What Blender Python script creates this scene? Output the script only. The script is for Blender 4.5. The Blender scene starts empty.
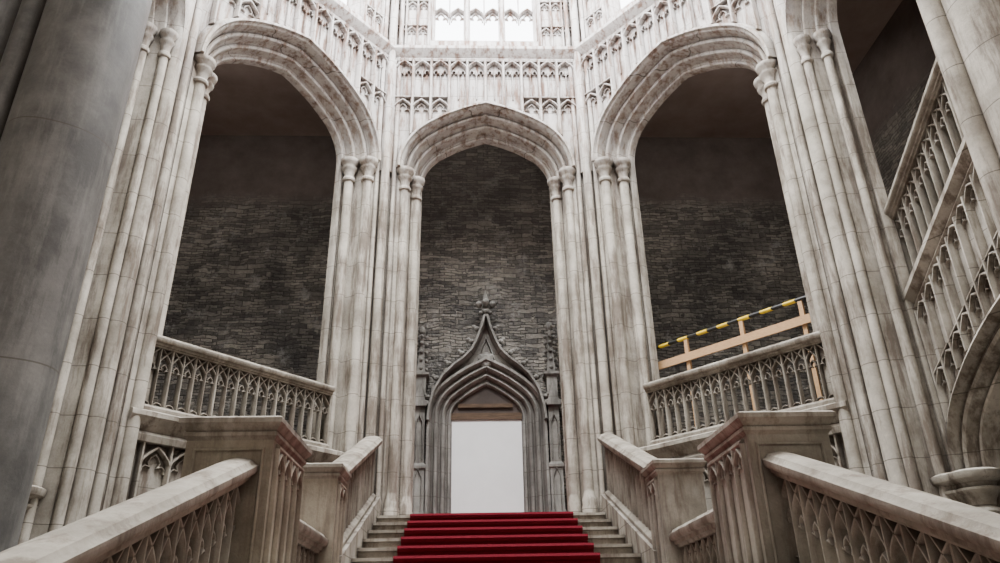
import bpy, bmesh, math, random
from mathutils import Vector, Matrix
random.seed(4)
SC=bpy.context.scene; C=SC.collection
PI=math.pi
# ---------------------------------------------------------------- mesh builder
class MB:
    def __init__(s,M=None):
        s.v=[];s.f=[];s.M=M or (lambda a,t,z:(a,t,z))
    def loft(s,rings,caps=True,closed=True,loop=False):
        n=len(rings[0]);b=len(s.v)
        for r in rings:
            for q in r: s.v.append(s.M(*q))
        m=len(rings)
        for i in range(m if loop else m-1):
            j=(i+1)%m
            for k in range(n if closed else n-1):
                l=(k+1)%n
                s.f.append((b+i*n+k,b+i*n+l,b+j*n+l,b+j*n+k))
        if caps and closed and not loop:
            s.f.append(tuple(b+k for k in range(n))[::-1])
            s.f.append(tuple(b+(m-1)*n+k for k in range(n)))
        return s
    def box(s,a0,a1,t0,t1,z0,z1):
        return s.loft([[(a0,t0,z),(a1,t0,z),(a1,t1,z),(a0,t1,z)] for z in (z0,z1)])
    def lathe(s,a,t,prof,n=16,rot=0):
        return s.loft([[(a+r*math.cos(2*PI*k/n+rot),t+r*math.sin(2*PI*k/n+rot),z) for k in range(n)] for r,z in prof])
    def stack(s,a,t,ha,ht,prof):
        return s.loft([[(a-ha-o,t-ht-o,z),(a+ha+o,t-ht-o,z),(a+ha+o,t+ht+o,z),(a-ha-o,t+ht+o,z)] for o,z in prof])
    def poly(s,pts,t0,t1):          # polygon in the (a,z) plane, thickness in t
        return s.loft([[(a,t0,z) for a,z in pts],[(a,t1,z) for a,z in pts]])
    def sweep(s,pts,sec,loop=False):
        n=len(pts);rings=[]
        for i in range(n):
            p=Vector(pts[i])
            if loop: a=Vector(pts[i-1]);c=Vector(pts[(i+1)%n])
            else:
                a=Vector(pts[max(i-1,0)]);c=Vector(pts[min(i+1,n-1)])
            d1=(p-a);d2=(c-p)
            if d1.length<1e-7:d1=d2
            if d2.length<1e-7:d2=d1
            d1.normalize();d2.normalize()
            n1=Vector((-d1.y,d1.x));n2=Vector((-d2.y,d2.x))
            nn=(n1+n2)
            if nn.length<1e-5: nn=n1.copy()
            nn.normalize()
            k=1/max(nn.dot(n1),.35)
            rings.append([(p.x+nn.x*o*k,t,p.y+nn.y*o*k) for o,t in sec])
        return s.loft(rings,loop=loop)
    def bar(s,pts,w,t0,t1,loop=False):
        tm=t0+.45*(t1-t0)
        return s.sweep(pts,[(-w/2,t0),(-w/2,tm),(-w/6,t1),(w/6,t1),(w/2,tm),(w/2,t0)],loop)
    def extr(s,sec,a0,a1):          # section (t,z) along a
        return s.loft([[(a,t,z) for t,z in sec] for a in (a0,a1)])
    def tube(s,p,q,r,n=10):
        p=Vector(p);q=Vector(q);d=(q-p).normalized()
        x=d.orthogonal().normalized();y=d.cross(x)
        return s.loft([[tuple(c+x*r*math.cos(2*PI*k/n)+y*r*math.sin(2*PI*k/n)) for k in range(n)] for c in (p,q)])
    def knob(s,a,t,z,r,h=None,n=8):
        h=h or r
        return s.loft([[(a+rr*math.cos(2*PI*k/n),t+rr*math.sin(2*PI*k/n),z+zz) for k in range(n)] for rr,zz in ((.15*r,-h),(.75*r,-.6*h),(r,0),(.75*r,.6*h),(.15*r,h))])
ORG={}
def build(mb,name,mat,parent=None,smooth=True,origin=None):
    me=bpy.data.meshes.new(name)
    o0=ORG[parent.name] if parent else (Vector(origin) if origin else None)
    if o0 is None:
        xs=[v[0] for v in mb.v];ys=[v[1] for v in mb.v];zs=[v[2] for v in mb.v]
        o0=Vector(((min(xs)+max(xs))/2,(min(ys)+max(ys))/2,min(zs)))
    me.from_pydata([tuple(Vector(v)-o0) for v in mb.v],[],mb.f)
    bm=bmesh.new();bm.from_mesh(me);bmesh.ops.recalc_face_normals(bm,faces=bm.faces);bm.to_mesh(me);bm.free()
    if smooth:
        me.shade_smooth();me.set_sharp_from_angle(angle=math.radians(33))
    me.materials.append(mat)
    o=bpy.data.objects.new(name,me);C.objects.link(o)
    if parent: o.parent=parent
    else: o.location=o0
    ORG[o.name]=o0
    return o
def thing(name,label,cat,loc,group=None):
    o=bpy.data.objects.new(name,None);C.objects.link(o);o.location=loc;o.empty_display_size=.2
    o['label']=label;o['category']=cat
    if group:o['group']=group
    ORG[o.name]=Vector(loc);return o
def tag(o,label,cat,group=None):
    o['label']=label;o['category']=cat
    if group:o['group']=group
    return o
def struct(o,label=None,cat='wall'):
    o['kind']='structure'
    if label:o['label']=label;o['category']=cat
    return o
# ---------------------------------------------------------------- materials
def nodes(name):
    m=bpy.data.materials.new(name);m.use_nodes=True;nt=m.node_tree
    b=nt.nodes['Principled BSDF'];return m,nt,b
def mix(nt,fac,c1,c2,blend='MIX'):
    n=nt.nodes.new('ShaderNodeMixRGB');n.blend_type=blend
    for i,x in enumerate((fac,c1,c2)):
        if isinstance(x,(int,float)): n.inputs[i].default_value=x
        elif isinstance(x,tuple): n.inputs[i].default_value=(*x,1)
        else: nt.links.new(x,n.inputs[i])
    return n.outputs[0]
def ramp(nt,src,a,b,c1=(0,0,0),c2=(1,1,1)):
    n=nt.nodes.new('ShaderNodeValToRGB');e=n.color_ramp.elements
    e[0].position=a;e[1].position=b;e[0].color=(*c1,1);e[1].color=(*c2,1)
    nt.links.new(src,n.inputs[0]);return n.outputs[0]
def noise(nt,vec,scale,detail=5,rough=.6):
    n=nt.nodes.new('ShaderNodeTexNoise');n.inputs['Scale'].default_value=scale;n.inputs['Detail'].default_value=detail
    n.inputs['Roughness'].default_value=rough;nt.links.new(vec,n.inputs['Vector']);return n.outputs['Fac']
def mathn(nt,op,a,b=None):
    n=nt.nodes.new('ShaderNodeMath');n.operation=op
    for i,x in enumerate((a,b)):
        if x is None: continue
        if isinstance(x,(int,float)): n.inputs[i].default_value=x
        else: nt.links.new(x,n.inputs[i])
    return n.outputs[0]
def maprange(nt,v,a,b):
    mr=nt.nodes.new('ShaderNodeMapRange');mr.inputs['From Min'].default_value=a;mr.inputs['From Max'].default_value=b
    nt.links.new(v,mr.inputs['Value']);return mr.outputs[0]
def stone(name,c1,c2,stain=(.12,.085,.062),amt=.6,hi=.0,joint=.62,bump=.3,rough=.85):
    m,nt,b=nodes(name)
    g=nt.nodes.new('ShaderNodeNewGeometry').outputs['Position']
    sep=nt.nodes.new('ShaderNodeSeparateXYZ');nt.links.new(g,sep.inputs[0]);z=sep.outputs[2]
    mp=nt.nodes.new('ShaderNodeMapping');mp.inputs['Scale'].default_value=(5,5,.7);nt.links.new(g,mp.inputs[0])
    n1=noise(nt,g,1.6,8,.65);col=ramp(nt,n1,.38,.64,c1,c2)
    st=ramp(nt,noise(nt,mp.outputs[0],1.0,8,.7),.48,.60)
    st=mathn(nt,'MULTIPLY',st,amt);col=mix(nt,st,col,stain)
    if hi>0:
        wm=mathn(nt,'MULTIPLY',maprange(nt,z,7.4,10.6),hi)  # upper stone whitened in its colour for the glare there, plus brown stains
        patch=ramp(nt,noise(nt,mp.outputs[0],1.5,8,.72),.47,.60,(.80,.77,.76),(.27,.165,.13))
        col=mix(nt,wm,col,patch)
    # dark brown tone mixed into the hollows
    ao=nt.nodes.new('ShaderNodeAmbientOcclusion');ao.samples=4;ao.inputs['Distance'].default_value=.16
    hollow=maprange(nt,ao.outputs['AO'],.8,.3)
    col=mix(nt,mathn(nt,'MULTIPLY',hollow,.75),col,(.055,.043,.035))
    fine=noise(nt,g,38,5,.7)
    col=mix(nt,.35,col,ramp(nt,fine,.3,.7,(.55,.55,.55),(1,1,1)),'MULTIPLY')
    if joint:
        wob=mathn(nt,'MULTIPLY',noise(nt,g,.9,1),.12)
        fr=mathn(nt,'FRACT',mathn(nt,'ADD',mathn(nt,'DIVIDE',z,joint),wob))
        j=mathn(nt,'LESS_THAN',fr,.011/joint)
        col=mix(nt,mathn(nt,'MULTIPLY',j,.7),col,(.09,.075,.06))
    nt.links.new(col,b.inputs['Base Color']);b.inputs['Roughness'].default_value=rough
    b.inputs['Specular IOR Level'].default_value=.25
    bp=nt.nodes.new('ShaderNodeBump');bp.inputs['Strength'].default_value=bump;bp.inputs['Distance'].default_value=.015
    h=mathn(nt,'ADD',fine,mathn(nt,'MULTIPLY',noise(nt,g,6,4),1.0));nt.links.new(h,bp.inputs['Height'])
    nt.links.new(bp.outputs[0],b.inputs['Normal'])
    return m
def slate(name,ax):
    m,nt,b=nodes(name)
    g=nt.nodes.new('ShaderNodeNewGeometry').outputs['Position']
    sep=nt.nodes.new('ShaderNodeSeparateXYZ');nt.links.new(g,sep.inputs[0])
    cb=nt.nodes.new('ShaderNodeCombineXYZ');nt.links.new(sep.outputs[ax],cb.inputs[0])
    wob=mathn(nt,'ADD',mathn(nt,'MULTIPLY',noise(nt,g,1.3,3),.22),mathn(nt,'MULTIPLY',noise(nt,g,4,3),.08))
    nt.links.new(mathn(nt,'ADD',sep.outputs[2],wob),cb.inputs[1])
    def brick(w,h,off):
        br=nt.nodes.new('ShaderNodeTexBrick');br.offset=off
        br.inputs['Scale'].default_value=1;br.inputs['Brick Width'].default_value=w;br.inputs['Row Height'].default_value=h
        br.inputs['Mortar Size'].default_value=.012;br.inputs['Mortar Smooth'].default_value=.9;br.inputs['Bias'].default_value=-.1
        br.inputs['Color1'].default_value=(.17,.165,.16,1);br.inputs['Color2'].default_value=(.46,.44,.40,1);br.inputs['Mortar'].default_value=(.085,.082,.078,1)
        nt.links.new(cb.outputs[0],br.inputs['Vector']);return br
    b1=brick(.44,.115,.37);b2=brick(.26,.068,.6)
    sel=ramp(nt,noise(nt,cb.outputs[0],1.6,3),.46,.49)
    col=mix(nt,sel,b1.outputs['Color'],b2.outputs['Color'])
    col=mix(nt,.8,col,ramp(nt,noise(nt,g,9,8,.78),.3,.72,(.4,.39,.39),(1.3,1.25,1.18)),'MULTIPLY')
    col=mix(nt,.8,col,ramp(nt,noise(nt,g,.55,4,.6),.38,.62,(.5,.49,.49),(1.35,1.3,1.25)),'MULTIPLY')
    pale=ramp(nt,noise(nt,g,2.1,7,.78),.55,.66)
    col=mix(nt,mathn(nt,'MULTIPLY',pale,.5),col,(.56,.54,.51))
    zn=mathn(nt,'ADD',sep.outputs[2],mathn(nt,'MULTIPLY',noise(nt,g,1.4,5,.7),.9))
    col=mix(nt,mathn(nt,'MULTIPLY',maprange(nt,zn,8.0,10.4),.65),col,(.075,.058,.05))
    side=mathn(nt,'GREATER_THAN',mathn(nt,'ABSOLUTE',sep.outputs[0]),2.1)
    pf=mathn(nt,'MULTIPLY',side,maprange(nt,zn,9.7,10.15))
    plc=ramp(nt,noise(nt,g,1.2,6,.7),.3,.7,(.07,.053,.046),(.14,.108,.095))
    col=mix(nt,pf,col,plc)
    nt.links.new(col,b.inputs['Base Color']);b.inputs['Roughness'].default_value=.9
    bp=nt.nodes.new('ShaderNodeBump');bp.inputs['Distance'].default_value=.05
    nt.links.new(mathn(nt,'SUBTRACT',1,mathn(nt,'MULTIPLY',pf,.9)),bp.inputs['Strength'])
    f=mathn(nt,'ADD',mathn(nt,'SUBTRACT',mathn(nt,'MULTIPLY',noise(nt,g,11,6,.75),1.1),mathn(nt,'MULTIPLY',b1.outputs['Fac'],mathn(nt,'SUBTRACT',1,sel))),mathn(nt,'MULTIPLY',mathn(nt,'MULTIPLY',b2.outputs['Fac'],sel),-1))
    nt.links.new(f,bp.inputs['Height']);nt.links.new(bp.outputs[0],b.inputs['Normal'])
    return m
def simple(name,c1,c2,scale=4,rough=.8,vs=(1,1,1),bump=.2):
    m,nt,b=nodes(name)
    g=nt.nodes.new('ShaderNodeNewGeometry').outputs['Position']
    mp=nt.nodes.new('ShaderNodeMapping');mp.inputs['Scale'].default_value=vs;nt.links.new(g,mp.inputs[0])
    n=noise(nt,mp.outputs[0],scale,6,.65)
    nt.links.new(ramp(nt,n,.3,.7,c1,c2),b.inputs['Base Color']);b.inputs['Roughness'].default_value=rough
    b.inputs['Specular IOR Level'].default_value=.2
    bp=nt.nodes.new('ShaderNodeBump');bp.inputs['Strength'].default_value=bump;bp.inputs['Distance'].default_value=.01
    nt.links.new(n,bp.inputs['Height']);nt.links.new(bp.outputs[0],b.inputs['Normal'])
    return m
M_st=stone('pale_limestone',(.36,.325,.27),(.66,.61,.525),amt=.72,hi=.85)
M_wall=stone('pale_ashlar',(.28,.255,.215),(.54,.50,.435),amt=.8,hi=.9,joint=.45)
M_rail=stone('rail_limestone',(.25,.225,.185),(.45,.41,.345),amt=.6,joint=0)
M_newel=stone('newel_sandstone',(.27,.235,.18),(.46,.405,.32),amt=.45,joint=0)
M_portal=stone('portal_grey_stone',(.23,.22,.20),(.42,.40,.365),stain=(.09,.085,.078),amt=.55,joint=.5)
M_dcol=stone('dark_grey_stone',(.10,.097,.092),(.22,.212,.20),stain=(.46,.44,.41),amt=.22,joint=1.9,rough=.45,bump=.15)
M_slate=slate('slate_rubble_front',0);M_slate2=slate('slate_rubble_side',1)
M_pl=simple('dark_brown_plaster',(.06,.048,.042),(.11,.085,.075),1.2)
M_ceil=simple('brown_stained_ceiling_plaster',(.26,.20,.175),(.40,.32,.28),1.0)
M_red=simple('red_carpet',(.085,.003,.009),(.15,.005,.015),60,.95,bump=.5)
M_wood=simple('new_pine',(.50,.29,.145),(.66,.43,.24),3,.6,(6,6,30))
M_owood=simple('old_timber',(.06,.04,.027),(.16,.105,.07),3,.8,(2,2,25))
M_white=simple('white_board',(.86,.86,.86),(.92,.92,.92),2,.6)
M_floor=stone('floor_stone',(.2,.19,.17),(.34,.31,.28),joint=0)
def striped():
    m,nt,b=nodes('yellow_black_stripes')
    g=nt.nodes.new('ShaderNodeNewGeometry').outputs['Position']
    sep=nt.nodes.new('ShaderNodeSeparateXYZ');nt.links.new(g,sep.inputs[0])
    f=mathn(nt,'LESS_THAN',mathn(nt,'FRACT',mathn(nt,'MULTIPLY',sep.outputs[1],3.2)),.5)
    nt.links.new(mix(nt,f,(.85,.6,.03),(.02,.02,.02)),b.inputs['Base Color']);b.inputs['Roughness'].default_value=.4
    return m
M_strip=striped()
# ---------------------------------------------------------------- plan
FL=-1.6; LAND=1.7; MID=.38; GAL=2.72; SPR=8.45; RAILZ=11.5; TOP=14.6
A=lambda s:Vector((s*2.05,12.5)); B=lambda s:Vector((s*4.95,9.0)); Cc=lambda s:Vector((s*4.95,4.65))
def frame(o,d,slope=0):
    o=Vector(o);d=Vector(d).normalized();n=Vector((-d.y,d.x))
    if n.dot(Vector((0,6.5))-o)<0:n=-n
    f=lambda a,t,z:(o.x+d.x*a+n.x*t,o.y+d.y*a+n.y*t,z+slope*a)
    return f
def arch(w,r,z0,n=12,r1f=.66,phi=56,th=.14):
    r1=w*r1f
    while True:
        ph=math.radians(phi);C1=Vector((-w+r1,0));d=Vector((math.cos(ph),-math.sin(ph)))
        Ap=Vector((0,r))-C1;den=r1+Ap.dot(d)
        if den>th*w or phi<4: break
        phi-=2
    k=(Ap.length_squared-r1*r1)/(2*den)
    pts=[]
    for i in range(n+1):
        q=ph*i/n;pts.append((C1.x-r1*math.cos(q),r1*math.sin(q)))
    C2=C1+d*k;R=r1+k
    a0=math.atan2(pts[-1][1]-C2.y,pts[-1][0]-C2.x);a1=math.atan2(r-C2.y,-C2.x)
    m=max(4,n//2)
    for i in range(1,m+1):
        q=a0+(a1-a0)*i/m;pts.append((C2.x+R*math.cos(q),C2.y+R*math.sin(q)))
    pts[-1]=(0,r)
    pts=pts+[(-x,y) for x,y in pts[-2::-1]]
    return [(x,z0+y) for x,y in pts]
def offs(pts,o):
    m=MB();m.sweep(pts,[(o,0),(o+.01,0)]);return [(m.v[2*i][0],m.v[2*i][2]) for i in range(len(pts))]
RING=[(0,-.9),(0,-.74),(.02,-.68),(.05,-.66),(.085,-.68),(.10,-.66),(.125,-.66),(.15,-.57),(.15,-.46),(.165,-.40),(.20,-.375),(.235,-.39),(.25,-.42),(.275,-.39),(.30,-.28),(.30,-.18),(.315,-.12),(.35,-.095),(.385,-.11),(.40,-.15),(.42,-.11),(.45,.015),(.56,.015),(.56,-.9)]
HOOD=[(.43,-.05),(.43,.05),(.45,.10),(.48,.12),(.50,.18),(.55,.18),(.57,.11),(.61,.05),(.64,.02),(.64,-.05)]
def cusp(c,w,z):
    h=[(-w,0),(-.95*w,.4*w),(-.72*w,.58*w),(-.38*w,.5*w),(-.52*w,.85*w),(-.34*w,1.2*w),(0,1.5*w)]
    return [(c+x,z+y) for x,y in h]+[(c-x,z+y) for x,y in h[-2::-1]]
def heads(mb,a0,a1,n,zt,t0,t1,w=.045,cus=True):
    p=(a1-a0)/n
    for i in range(n):
        c=a0+p*(i+.5)
        mb.bar([(c+x,z) for x,z in arch(p/2,p*.62,zt-p*.68,4,.8,60)],w,t0,t1)
        if cus: mb.bar(cusp(c,p*.40,zt-p*.88),w*.55,t0,t0+(t1-t0)*.5)
# ---------------------------------------------------------------- bays
def shaft(t,x,y,r,z0,z1,cap=True,mat=M_st,capz=SPR):
    m=MB()
    if cap: m.lathe(x,y,[(r,z0+.4),(r,capz-.4)],14)
    else: m.lathe(x,y,[(r,z0+.4),(r,z1)],14)
    s=build(m,'shaft',mat,t)
    build(MB().lathe(x,y,[(r*1.6,z0),(r*1.6,z0+.15),(r*1.4,z0+.2),(r*1.5,z0+.27),(r*1.2,z0+.33),(r,z0+.42)],14),'base',mat,s)
    if cap:
        c=capz-.48
        q=build(MB().lathe(x,y,[(r,c-.02),(r*1.35,c+.0),(r*1.45,c+.035),(r*1.3,c+.07),(r*1.0,c+.09),(r*1.08,c+.16),(r*1.35,c+.23),(r*1.7,c+.27),(r*1.75,c+.295),(r*1.4,c+.31),(r*1.5,c+.35),(r*2.0,c+.40),(r*2.1,c+.44),(r*2.1,c+.475),(r*1.7,c+.50)],16),'capital',mat,s)
    return s
def bay(nm,P,Q,w,sc,ts,rise,ca,zb,lab,wallname,np=10):
    mid=(P+Q)/2;half=(Q-P).length/2;d=(Q-P).normalized()
    mid=mid+d*ca;F=frame(mid,Q-P);L=-half-ca;Rr=half-ca
    ap=arch(w,rise,SPR)
    t=thing('archway',lab,'arch',(mid.x,mid.y,zb),'tall moulded archways of the hall')
    path=[(-w,zb)]+ap+[(w,zb)]
    build(MB(F).sweep(path,[(o*sc,tt*ts if tt<0 else tt) for o,tt in RING]),'arch_moulding',M_st,t)
    build(MB(F).sweep(ap,[(o*sc,tt) for o,tt in HOOD]),'hood_mould',M_st,t)
    out=offs(ap,.50*sc);o=w+.5*sc
    poly=[(L,FL),(-o,FL)]+out+[(o,FL),(Rr,FL),(Rr,RAILZ),(L,RAILZ)]
    wl=struct(build(MB(F).poly(poly,-.85*ts,0),wallname,M_wall))
    tr=MB(F);n=np;p=(Rr-L-.24)/n
    hood=offs(ap,.62*sc)
    def zl(a):
        if a<=hood[0][0] or a>=hood[-1][0]: return SPR-.1
        for i in range(len(hood)-1):
            if hood[i][0]<=a<=hood[i+1][0]:
                f=(a-hood[i][0])/max(hood[i+1][0]-hood[i][0],1e-6);return hood[i][1]+f*(hood[i+1][1]-hood[i][1])
        return SPR
    zt=RAILZ-.28
    for i in range(n+1):
        a=L+.12+p*i;z0=zl(a)
        tr.bar([(a,z0),(a,zt)],.075,-.01,.12)
        if i<n:
            c=a+p/2;tr.bar([(c,max(zl(c),zt-1.0)),(c,zt-.62*p)],.03,-.01,.05)
    heads(tr,L+.12,Rr-.12,n,zt+.02,-.01,.11,.055,False)
    for i in range(n):
        for q in (.25,.75):
            c=L+.12+p*(i+q);tr.bar(cusp(c,p*.22,zt-.95*p),.022,-.01,.06)
        a=L+.12+p*(i+.5);zz=zt-1.02
        if max(zl(a-p/2),zl(a+p/2),zl(a))<zz-.25:
            tr.bar([(a-p/2,zz+.05),(a+p/2,zz+.05)],.05,-.01,.09)
            heads(tr,a-p/2,a+p/2,1,zz,-.01,.10,.05)
            if zl(a)<zz-1.2 and zl(a+p/2)<zz-1.2 and zl(a-p/2)<zz-1.2:
                tr.bar([(a-p/2,zz-1.0),(a+p/2,zz-1.0)],.05,-.01,.09);heads(tr,a-p/2,a+p/2,1,zz-1.05,-.01,.10,.05)
    build(tr,'blind_tracery',M_st,wl)
    st=MB(F).extr([(-.02,zt),(.08,zt),(.1,zt+.05),(.06,zt+.1),(.16,zt+.2),(.2,zt+.26),(.2,zt+.33),(.1,zt+.42),(-.02,zt+.44)],L-.05,Rr+.05)
    build(st,'string_course',M_st,wl)
    return F,L,Rr,w,sc,ts
JS=[(.12,-.50,.10),(.37,-.05,.10)]
bays={}
bays['c']=bay('c',A(-1),A(1),1.34,.78,.8,1.17,0,LAND,'tall pale stone archway straight ahead, framing the doorway at the stair top','wall_center')
for s,sn in ((-1,'left'),(1,'right')):
    bays[sn]=bay(sn,A(s),B(s),1.48,.86,.66,1.27,-.055,FL,'tall pale archway on the %s, %s'%(sn,'with only a stone balustrade across it' if s<0 else 'with a timber barrier inside it'),'wall_%s'%sn,11)
    bays['s'+sn]=bay('s',B(s),Cc(s),1.5,.5,.6,1.3,-.295,FL,'side archway on the %s, %s'%(sn,'mostly behind the dark grey column' if s<0 else 'spanning the raking upper stair'),'wall_side_%s'%sn)
# piers
def pier(name,loc,label,items,full,group):
    t=thing(name,label,'pillar',loc,group)
    for F,sgn,w,sc,ts,z0 in items:
        for o,tt,r in JS:
            x,y,_=F(sgn*(w+o*sc),tt*ts+.03,0);shaft(t,x,y,r*(.3+.7*sc),z0,0)
    for x,y,r,z0 in full: shaft(t,x,y,r,z0,TOP,cap=False)
    return t
for s,sn in ((-1,'left'),(1,'right')):
    F,L,Rr,w,sc,ts=bays[sn];F0,L0,R0,w0,sc0,ts0=bays['c'];F2,L2,R2,w2,sc2,ts2=bays['s'+sn]
    a=A(s)
    full=[]
    x,y,_=F(L+.06,.09,0);full.append((x,y,.09,LAND))
    x,y,_=F(L+.22,.02,0);full.append((x,y,.05,LAND))
    x,y,_=F0(s*(R0-.2),.02,0);full.append((x,y,.05,LAND))
    pier('clustered_pier',(a.x,a.y,LAND),'clustered pale pier between the middle archway and the %s archway'%sn,[(F0,s,w0,sc0,ts0,LAND),(F,-1,w,sc,ts,FL)],full,'clustered piers')
    full=[]
    for dd,tt,r in ((-.02,.10,.12),(-.23,.05,.08)):
        x,y,_=F(Rr+dd,tt,0);full.append((x,y,r,FL))
    b=B(s)
    pier('clustered_pier',(b.x,b.y,FL),'broad tall clustered pier %s'%('right of the dark grey column' if s<0 else 'between the right archway and the raking stair'),[(F,1,w,sc,ts,FL),(F2,-1,w2,sc2,ts2,FL)],full,'clustered piers')
# upper walls with windows
def upper(P,Q,wn,k):
    mid=(P+Q)/2;half=(Q-P).length/2;F=frame(mid,Q-P);ow=half-.85
    z0=RAILZ+.02
    mb=MB(F).box(-half,-ow,-.6,-.05,z0,TOP).box(ow,half,-.6,-.05,z0,TOP).box(-ow,ow,-.6,-.05,z0,z0+.4).box(-ow,ow,-.6,-.05,TOP-.3,TOP)
    wl=struct(build(mb,'wall_upper_'+wn,M_wall))
    tr=MB(F)
    for sg in (-1,1):
        for i in range(4):
            a=sg*(ow+.05+i*.25);tr.bar([(a,z0+.1),(a,TOP)],.06,-.06,.03)
        for zz in (z0+.75,z0+1.5,z0+2.25):
            a0,a1=sorted((sg*(ow+.05),sg*(ow+.8)));heads(tr,a0,a1,3,zz,-.06,.02);tr.bar([(a0,zz+.03),(a1,zz+.03)],.05,-.06,.03)
    build(tr,'blind_tracery',M_st,wl)
    f=MB(F);nl=3
    p=2*ow/nl
    for i in range(nl+1): f.bar([(-ow+p*i,z0+.4),(-ow+p*i,TOP-.25)],.15,-.42,-.12)
    for i in range(nl): f.bar([(-ow+p*(i+.5),z0+1.2),(-ow+p*(i+.5),TOP-.25)],.03,-.4,-.3)
    f.bar([(-ow,z0+.44),(ow,z0+.44)],.1,-.45,-.1)
    heads(f,-ow,ow,nl*2,z0+1.62,-.4,-.25,.05)
    heads(f,-ow,ow,nl,TOP-.3,-.4,-.15,.07)
    struct(build(f,'window_%d'%k,M_st))
upper(A(-1),A(1),'center',1);upper(A(-1),B(-1),'left',2);upper(A(1),B(1),'right',3)
for s,sn in ((-1,'left'),(1,'right')):
    m=MB();x0,x1=sorted((s*4.95,s*5.9))
    m.box(x0,x1,-3,4.65,FL,RAILZ)
    struct(build(m,'wall_near_'+sn,M_wall))
    m=MB().box(x0,x1,-3,9.0,RAILZ,TOP);struct(build(m,'wall_clerestory_'+sn,M_wall))
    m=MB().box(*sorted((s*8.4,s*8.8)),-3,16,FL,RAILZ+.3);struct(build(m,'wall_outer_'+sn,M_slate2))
    pts=[(2.05,12.9),(5.3,9.0),(5.4,-3),(8.8,-3),(8.8,16),(2.05,16)]
    m=MB().loft([[(s*x,y,z) for x,y in pts] for z in (RAILZ-.1,RAILZ+.2)]);struct(build(m,'ceiling_ambulatory_'+sn,M_ceil))
    pts=[(2.05,12.9),(2.3,12.9),(5.35,9.4),(8.6,9.4),(8.6,15.6),(2.05,15.6)]
    m=MB().loft([[(s*x,y,z) for x,y in pts] for z in (GAL-.5,GAL-.04)]);struct(build(m,'floor_gallery_'+sn,M_floor))
struct(build(MB().box(-2.05,2.05,12.9,16,RAILZ-.1,RAILZ+.2),'ceiling_center',M_ceil))
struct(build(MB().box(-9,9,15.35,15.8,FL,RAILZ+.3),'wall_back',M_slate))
struct(build(MB().box(-9,9,-3.3,-3,FL,TOP),'wall_rear_light_block',M_wall))  # unseen wall behind the camera, added to cut sky light from the back
struct(build(MB().box(-9,9,-3.3,2.5,TOP,TOP+.3),'ceiling_rear_light_block',M_pl))  # unseen partial roof, added to narrow the sky opening over the near end
struct(build(MB().box(-9,9,-3.2,16,FL-.2,FL),'floor',M_floor))
# ---------------------------------------------------------------- balustrades
COPE=[(-.08,-.19),(.08,-.19),(.09,-.165),(.115,-.16),(.12,-.125),(.155,-.115),(.17,-.09),(.17,-.045),(.14,-.03),(.12,0),(.04,.02),(-.04,.02),(-.12,0),(-.14,-.03),(-.17,-.045),(-.17,-.09),(-.155,-.115),(-.12,-.125),(-.115,-.16),(-.09,-.165)]
def balustrade(name,F,a0,a1,zb,zt,label,loc,group,sp=.2,mat=M_rail,k=1.0,cat='balustrade'):
    t=thing(name,label,cat,loc,group)
    sec=[(x*k,zt-.02+z*k) for x,z in COPE]
    build(MB(F).extr(sec,a0,a1),'handrail',mat,t)
    n=max(2,int(round((a1-a0)/sp/2))*2);p=(a1-a0)/n
    top=zt-.18*k
    def bar2(m,pts,w,d): m.sweep(pts,[(-w/2,-d*.5),(-w/6,-d),(w/6,-d),(w/2,-d*.5),(w/2,d*.5),(w/6,d),(-w/6,d),(-w/2,d*.5)])
    br=MB(F).extr([(-.11,zb),(.11,zb),(.11,zb+.07),(.06,zb+.11),(-.06,zb+.11),(-.11,zb+.07)],a0,a1)
    for i in range(n):
        c=a0+p*(i+.5);bar2(br,[(c-.4*p,zb+.1),(c-.25*p,zb+.1+.3*p),(c,zb+.1+.38*p),(c+.25*p,zb+.1+.3*p),(c+.4*p,zb+.1)],.024,.03)
    build(br,'bottom_rail',mat,t)
    for i in range(n+1):
        a=a0+p*i
        m=MB(F)
        w=.055 if i%2==0 else .034
        m.loft([[(a-w/2,-.03,z),(a-w/6,-.06,z),(a+w/6,-.06,z),(a+w/2,-.03,z),(a+w/2,.03,z),(a+w/6,.06,z),(a-w/6,.06,z),(a-w/2,.03,z)] for z in (zb+.1,top)])
        build(m,'baluster',mat,t)
    m=MB(F)
    for i in range(0,n-1):
        c=a0+p*(i+1);hw=p
        bar2(m,[(c+x,z) for x,z in arch(hw,hw*1.45,top-hw*1.5,5,.9,50)],.034,.05)
    for i in range(n):
        c=a0+p*(i+.5)
        bar2(m,cusp(c,p*.47,top-p*2.05),.026,.035)
    build(m,'tracery',mat,t)
    return t
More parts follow.
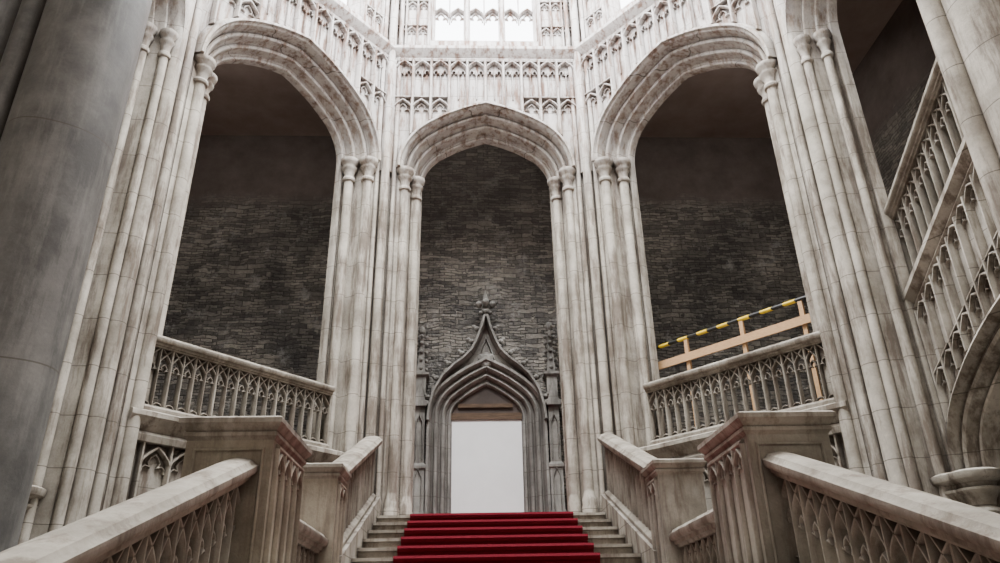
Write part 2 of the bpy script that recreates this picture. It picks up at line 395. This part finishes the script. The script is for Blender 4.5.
for s,sn in ((-1,'left'),(1,'right')):
    F,L,Rr,w,sc,ts=bays[sn]
    o_=F(0,0,0)
    Fs=lambda a,t,z,F=F:F(a,t-.2,z)
    balustrade('gallery_balustrade',Fs,-w+.02,w+.22,GAL,3.81,'pierced stone gallery balustrade under the %s archway%s'%(sn,', in front of the timber barrier' if s>0 else ''),(o_[0],o_[1],GAL),'gallery balustrades',sp=.18,k=.85)
    wl=struct(build(MB(F).box(-w-.3,w+.3,-.7,-.12,FL,GAL-.25),'wall_gallery_%s'%sn,M_wall))
    build(MB(F).extr([(-.7,GAL-.3),(-.1,GAL-.42),(.0,GAL-.4),(.02,GAL-.32),(-.03,GAL-.27),(.06,GAL-.16),(.1,GAL-.1),(.1,GAL-.04),(.0,GAL),(-.7,GAL)],-w-.15,w+.4),'string_course',M_st,wl)
    tr=MB(F);n=8;hw=w+.1;p=2*hw/n
    for i in range(n+1): tr.bar([(-hw+p*i,FL),(-hw+p*i,GAL-.4)],.07,-.13,-.03)
    heads(tr,-hw,hw,n,GAL-.42,-.13,-.03,.055)
    tr.bar([(-hw,GAL-1.15),(hw,GAL-1.15)],.07,-.13,-.03)
    heads(tr,-hw,hw,n,GAL-1.17,-.13,-.03,.05)
    build(tr,'blind_tracery',M_st,wl)
# ---------------------------------------------------------------- raking upper stairs at the sides
for s,sn in ((-1,'left'),(1,'right')):
    X=5.5
    Fw=frame((s*X,7.0),(0,-1));Fr=frame((s*X,7.0),(0,-1),.6)
    SS=1.55
    ap=arch(1.42,1.35,SS);out=offs(ap,.2);E=-2.35;ST=4.62
    poly=[(E,FL),(-1.62,FL)]+out+[(1.62,FL),(2.4,FL),(2.4,ST+.1+1.44),(E,ST+.1+.6*E)]
    wl=struct(build(MB(Fw).poly(poly,-.35,0),'wall_stair_%s'%sn,M_wall))
    t=thing('stair_arch','low moulded arch %s beneath the raking upper stair'%('left' if s<0 else 'at the lower right'),'arch',(s*X,7,FL),'low arches beneath the raking stairs')
    build(MB(Fw).sweep([(-1.42,FL)]+ap+[(1.42,FL)],[(0,-.35),(0,-.18),(.03,-.12),(.06,-.11),(.09,-.15),(.11,-.10),(.13,0),(.16,.03),(.19,.0),(.21,-.04),(.23,.08),(.27,.14),(.32,.11),(.36,0),(.36,-.35)]),'arch_moulding',M_st,t)
    for o in (-1.47,-1.68,1.57):
        x,y,_=Fw(o,.10 if o!=-1.47 else .03,0);shaft(t,x,y,.14,FL,0,capz=SS+.03)
    tr=MB(Fr);p=.235
    ho=offs(ap,.38)
    for i in range(20):
        a=E+.05+p*i
        zl=FL
        for j in range(len(ho)-1):
            if ho[j][0]<=a<=ho[j+1][0]: zl=ho[j][1]+.02
        if abs(a)>=1.80 : zl=FL
        tr.bar([(a,zl-.6*a),(a,ST)],.055,-.01,.10)
    heads(tr,E+.05,E+.05+p*19,19,ST+.02,-.01,.09,.045)
    tr.bar([(E+.05,ST-.85),(E+.05+p*19,ST-.85)],.05,-.01,.09)
    heads(tr,E+.05,E+.05+p*19,19,ST-.87,-.01,.09,.045)
    build(tr,'blind_tracery',M_st,wl)
    build(MB(Fr).extr([(-.3,ST),(.05,ST),(.1,ST+.05),(.06,ST+.12),(.16,ST+.22),(.16,ST+.29),(.05,ST+.35),(-.3,ST+.35)],E,2.4),'string_course',M_st,wl)
    balustrade('raking_balustrade',lambda a,t,z,Fr=Fr:Fr(a,t-.05,z),E,2.4,ST+.35,6.22,'pierced stone balustrade of the raking upper stair, high on the %s side'%sn,(s*X,7,5.0),'raking balustrades on the side walls',sp=.17)
# ---------------------------------------------------------------- main staircase
R=.165;T=.46;TY=12.0
st=thing('staircase','broad grey stone staircase climbing to the arched doorway','staircase',(0,6,FL))
ups=[(TY-k*T,LAND-k*R) for k in range(8)]
lows=[(5.2-k*T,MID-k*R) for k in range(12)]
for (y,zz) in ups+lows:
    build(MB().loft([[(xx,y,zz),(xx,y-.035,zz),(xx,y-.035,zz-.04),(xx,y,zz-.05),(xx,y,zz-R-.02),(xx,y+T,zz-R-.02),(xx,y+T,zz)] for xx in (-1.78,1.78)]),'step',M_rail,st)
build(MB().box(-1.78,1.78,5.2+T,8.82,FL,MID),'middle_landing',M_floor,st)
build(MB().box(-1.85,1.85,TY+T,15.34,FL,LAND),'top_landing',M_floor,st)
pr=[(15.0,LAND)]
for (y,zz) in ups+lows: pr+=[(y-.04,zz),(y-.055,zz-.02),(y-.045,zz-.045),(y-.004,zz-.06),(y-.004,zz-R)]
m=MB(lambda a,t,z:(t,a,z))
pr=[(a,b+.002) for a,b in pr]
m.sweep(pr,[(0,-1.27),(0,1.27),(-.015,1.27),(-.015,-1.27)])
tag(build(m,'stair_carpet',M_red,smooth=False),'deep red carpet runner laid down the middle of the stone stairs','carpet')
for s,sn in ((-1,'left'),(1,'right')):
    xs=s*1.95
    Fu=frame((xs,0),(0,1),.36);
    m=MB().loft([[(s*x,y,z) for (y,z) in ((9.0,FL),(12.3,FL),(12.3,.36*12.3-2.4),(9.0,.36*9-2.4))] for x in (1.79,2.12)])
    build(m,'string_wall',M_wall,st)
    m=MB().loft([[(s*x,y,z) for (y,z) in ((.3,FL),(5.5,FL),(5.5,.355*5.5-1.62),(.3,max(FL+.1,.355*.3-1.62)))] for x in (1.79,2.2)])
    build(m,'string_wall',M_wall,st)
    build(MB().box(*sorted((s*1.79,s*2.2)),6.5,8.7,FL,MID+.05),'string_wall',M_wall,st)
    balustrade('stair_balustrade',Fu,9.05,12.2,-2.42,-1.39,'pierced stone balustrade of the upper flight, %s of the red carpet'%sn,(xs,9,.8),'balustrades of the main stair',sp=.17)
    Fl=frame((s*1.99,0),(0,1),.355)
    balustrade('stair_balustrade',Fl,.9,5.5,-1.64,-.74,'nearest broad-coped stone balustrade running down from the large %s newel'%sn,(xs,.9,-1.4),'balustrades of the main stair',sp=.19,k=.85)
    F0=frame((s*2.05,0),(0,1))
    balustrade('landing_balustrade',F0,6.45,8.6,MID+.04,1.04,'short low stone balustrade between the two %s newel posts'%sn,(s*2,6.6,MID),'balustrades of the main stair',sp=.2)
    def newel(cx,cy,hx,hy,zt,lab,grp,mat,panel_front):
        t=thing('newel_post',lab,'newel post',(cx,cy,FL),grp)
        build(MB().stack(cx,cy,hx,hy,[(.05,FL),(.05,FL+.25),(.0,FL+.32),(.0,zt-.16)]),'body',mat,t)
        build(MB().stack(cx,cy,hx,hy,[(0,zt-.17),(.012,zt-.15),(.025,zt-.14),(.025,zt-.115),(.012,zt-.105),(.035,zt-.08),(.05,zt-.06),(.06,zt-.05),(.06,zt-.015),(.04,zt),(-.12,zt+.03)]),'cap',M_rail,t)
        Fi=lambda a,t_,z,cx=cx,hx=hx:(cx-s*(hx+t_),cy+a,z)
        pm=MB(Fi);nn=4 if hy>.4 else 2;wd=hy-.07;p=2*wd/nn
        for i in range(nn+1): pm.bar([(-wd+p*i,FL+.4),(-wd+p*i,zt-.22)],.04,-.005,.035)
        heads(pm,-wd,wd,nn,zt-.23,-.005,.035,.03);pm.bar([(-wd,zt-.21),(wd,zt-.21)],.05,-.005,.035)
        build(pm,'panel_tracery',mat,t)
        if panel_front:
            Ff=lambda a,t_,z:(cx+a,cy-hy-t_,z)
            pm=MB(Ff);wd=hx-.07
            pm.bar([(-wd,FL+.4),(-wd,zt-.24),(wd,zt-.24),(wd,FL+.4)],.025,-.005,.015)
            build(pm,'front_panel_moulding',mat,t)
    newel(s*2.07,5.95,.315,.5,1.49,'large square %s stone newel with moulded cap beside the nearest handrail'%('sandy left-hand' if s<0 else 'grey-brown right-hand'),'stone newel posts',M_newel if s<0 else M_rail,True)
    newel(s*2.09,8.85,.26,.27,1.8,'smaller stone newel at the foot of the upper flight, %s side'%sn,'stone newel posts',M_newel if s<0 else M_rail,False)
# ---------------------------------------------------------------- near columns
def bigcol(x,y,r,mat,label,extra):
    t=thing('round_column',label,'column',(x,y,FL))
    s_=build(MB().lathe(x,y,[(r,FL+.5),(r,13)],40),'shaft',mat,t)
    build(MB().lathe(x,y,[(r*1.4,FL),(r*1.4,FL+.25),(r*1.25,FL+.32),(r*1.28,FL+.4),(r*1.1,FL+.46),(r,FL+.55)],40),'base',mat,t)
    for (dx,dy,rr) in extra:
        build(MB().lathe(x+dx,y+dy,[(rr,FL),(rr,13)],24),'attached_shaft',mat,t)
bigcol(-3.73,5.2,.40,M_dcol,'thick dark grey round stone column close by on the left',[(-.50,-.12,.10),(-.86,.0,.26)])
bigcol(4.82,5.3,.36,M_st,'pale round stone column at the top right corner',[(-.34,.24,.12),(.3,-.35,.25)])
# ---------------------------------------------------------------- portal
Fp=frame((0,15.35),(1,0))
t=thing('stone_doorway','ornate grey gothic doorway with ogee hood, finial and side pinnacles at the stair top','doorway',(0,15.35,LAND))
ap=arch(.74,.72,4.1,8,.6,50)
path=[(-.74,LAND)]+ap+[(.74,LAND)]
build(MB(Fp).sweep(path,[(0,0),(0,.06),(.03,.12),(.06,.13),(.08,.09),(.11,.08),(.13,.12),(.14,.18),(.17,.22),(.20,.2),(.22,.15),(.25,.15),(.27,.2),(.28,.27),(.31,.31),(.34,.29),(.36,.22),(.39,.22),(.42,.28),(.45,.36),(.50,.36),(.50,0)]),'jamb_and_arch_moulding',M_portal,t)
og=[(-1.22,4.0),(-1.19,4.3),(-1.10,4.64),(-.92,4.96),(-.70,5.18),(-.48,5.35),(-.31,5.53),(-.19,5.78),(-.09,6.06),(-.03,6.3)]
ogf=og+[(-x,z) for x,z in og[::-1]]
build(MB(Fp).poly([(-1.2,LAND)]+og+[(-x,z) for x,z in og[::-1]]+[(1.2,LAND)]+[(x,z) for x,z in ([(1.0,LAND)]+offs(ap,.3)[::-1]+[(-1.0,LAND)])],0,.2),'gable_panel',M_portal,t)
hd=build(MB(Fp).bar(ogf,.12,.1,.46),'ogee_hood',M_portal,t)
cm=MB(Fp)
for sg in (-1,1): cm.bar([(sg*(.58+.10*math.cos(q*PI/5)),4.98+.09*math.sin(q*PI/5)) for q in range(10)],.03,.18,.26,loop=True)
cm.bar([(-.24,5.19),(0,5.86),(.24,5.19)],.035,.18,.27)
build(cm,'gable_tracery',M_portal,t)
sh=MB(Fp);sh.loft([[(x*k,tt,5.32+z*k) for x,z in ((-.15,.15),(0,.19),(.15,.15),(.15,-.02),(.1,-.13),(0,-.22),(-.1,-.13),(-.15,-.02))] for k,tt in ((1,.18),(1,.26),(.6,.31))])
build(sh,'shield',M_portal,t)
for sg in (-1,1):
    for (x,z) in ((1.23,4.5),(1.06,4.92),(.80,5.24),(.52,5.47),(.32,5.74),(.2,6.04)):
        m=MB(Fp);m.knob(sg*x,.3,z,.075,.06);m.knob(sg*(x+.06),.3,z+.05,.05,.045);build(m,'crocket',M_portal,hd)
fm=MB(Fp);fm.lathe(0,.3,[(.05,6.2),(.045,6.4),(.1,6.45),(.1,6.49),(.04,6.53),(.04,6.62),(.08,6.68),(.06,6.76),(.01,6.95)],10)
for k in range(4):
    fm.knob(.15*math.cos(k*PI/2),.3+.13*math.sin(k*PI/2),6.62,.08,.09)
    fm.knob(.1*math.cos(k*PI/2),.3+.09*math.sin(k*PI/2),6.42,.06,.05)
build(fm,'finial',M_portal,t)
for sg,zt in ((-1,6.05),(1,6.15)):
    cx=sg*1.39
    m=MB(Fp);m.stack(cx,.2,.13,.15,[(.05,LAND),(.05,LAND+.4),(0,LAND+.5),(0,3.0),(.03,3.03),(.03,3.08),(-.02,3.14),(-.02,4.3),(.05,4.34),(.05,4.4),(-.02,4.45),(-.02,4.95),(.04,4.98),(.04,5.03),(-.04,5.06),(-.115,zt-.1)])
    pn=build(m,'pinnacle',M_portal,t)
    m=MB(Fp)
    m.knob(cx,.2,zt-.02,.08,.11)
    for zz in (5.15,5.34,5.53,5.72,5.88):
        for k in range(4): m.knob(cx+.1*math.cos(k*PI/2),.2+.1*math.sin(k*PI/2),zz,.045,.042)
    build(m,'crockets',M_portal,pn)
    m=MB(Fp)
    for zz in (3.2,2.1):
        m.bar([(cx-.07,zz),(cx-.07,zz+.75),(cx,zz+.92),(cx+.07,zz+.75),(cx+.07,zz)],.025,.3,.38)
    m.poly([(cx-.15,4.3),(cx+.15,4.3),(cx,4.8)],.3,.42)
    build(m,'pinnacle_panels',M_portal,pn)
dr=tag(build(MB(Fp).box(-.73,.73,.005,.05,LAND,4.08),'white_board',M_white),'plain white board filling the grey gothic doorway','board')
tl=thing('timber_lintel','rough brown timber lintel above the white board inside the doorway arch','lintel',(0,15.3,4.06))
build(MB(Fp).box(-.74,.74,.002,.08,4.08,4.22),'beam',M_owood,tl)
build(MB(Fp).poly([(-.73,4.22),(.73,4.22),(.62,4.5),(.3,4.7),(0,4.82),(-.3,4.7),(-.62,4.5)],.002,.03),'infill',M_pl,tl)
build(MB(Fp).box(-.6,.55,.03,.08,4.34,4.42),'lath',M_owood,tl)
# ---------------------------------------------------------------- timber barrier
F,L,Rr,w,sc,ts=bays['right']
bt=thing('timber_barrier','pine plank barrier on posts behind the right gallery balustrade','barrier',(3.8,10.9,GAL))
build(MB(F).box(-w-.25,w+.35,-.80,-.765,4.22,4.36),'plank',M_wood,bt)
for a in (-1.0,.1,1.15):
    build(MB(F).box(a-.035,a+.035,-.85,-.80,GAL,4.62),'post',M_wood,bt)
build(MB(F).box(w+.1,w+.35,-.9,-.75,4.56,4.62),'block',M_wood,bt)
pp=MB();P0=F(-w-.3,-.82,4.652);P1=F(w+.25,-.82,4.652);pp.tube(P0,P1,.034)
tag(build(pp,'striped_pole',M_strip),'yellow and black striped pole resting along the top of the pine barrier','pole')
# ---------------------------------------------------------------- light
w=bpy.data.worlds.new('w');SC.world=w;w.use_nodes=True
w.node_tree.nodes['Background'].inputs[0].default_value=(.93,.965,1,1);w.node_tree.nodes['Background'].inputs[1].default_value=11.0
def area(loc,rot,sx,sy,p,col=(1,1,1)):
    l=bpy.data.lights.new('l','AREA');l.shape='RECTANGLE';l.size=sx;l.size_y=sy;l.energy=p;l.color=col
    o=bpy.data.objects.new('skylight_and_fill_lamp',l);o.location=loc;o.rotation_euler=rot;C.objects.link(o)
area((0,7.5,16.5),(0,0,0),5,5,3200,(1,.985,.96))
for s in (-1,1): area((s*5.6,11.5,11.2),(math.radians(25),0,0),1.5,.6,60,(1,.97,.92))  # added fill lamps under the ambulatory ceilings, brightening the rubble walls
area((0,13.3,11.2),(math.radians(25),0,0),2,.5,24,(1,.97,.92))  # added weak fill lamp behind the middle archway, no skylight here
# ---------------------------------------------------------------- camera
cd=bpy.data.cameras.new('cam');cam=bpy.data.objects.new('camera',cd);C.objects.link(cam);SC.camera=cam
cd.sensor_width=36;cd.lens=26.64;cd.clip_end=200
Rm=Matrix.Rotation(math.radians(-2.4),4,'Z')@Matrix.Rotation(math.radians(90+25.5),4,'X')@Matrix.Rotation(math.radians(-1.2),4,'Z')
cam.matrix_world=Matrix.Translation((-.30,0,0))@Rm
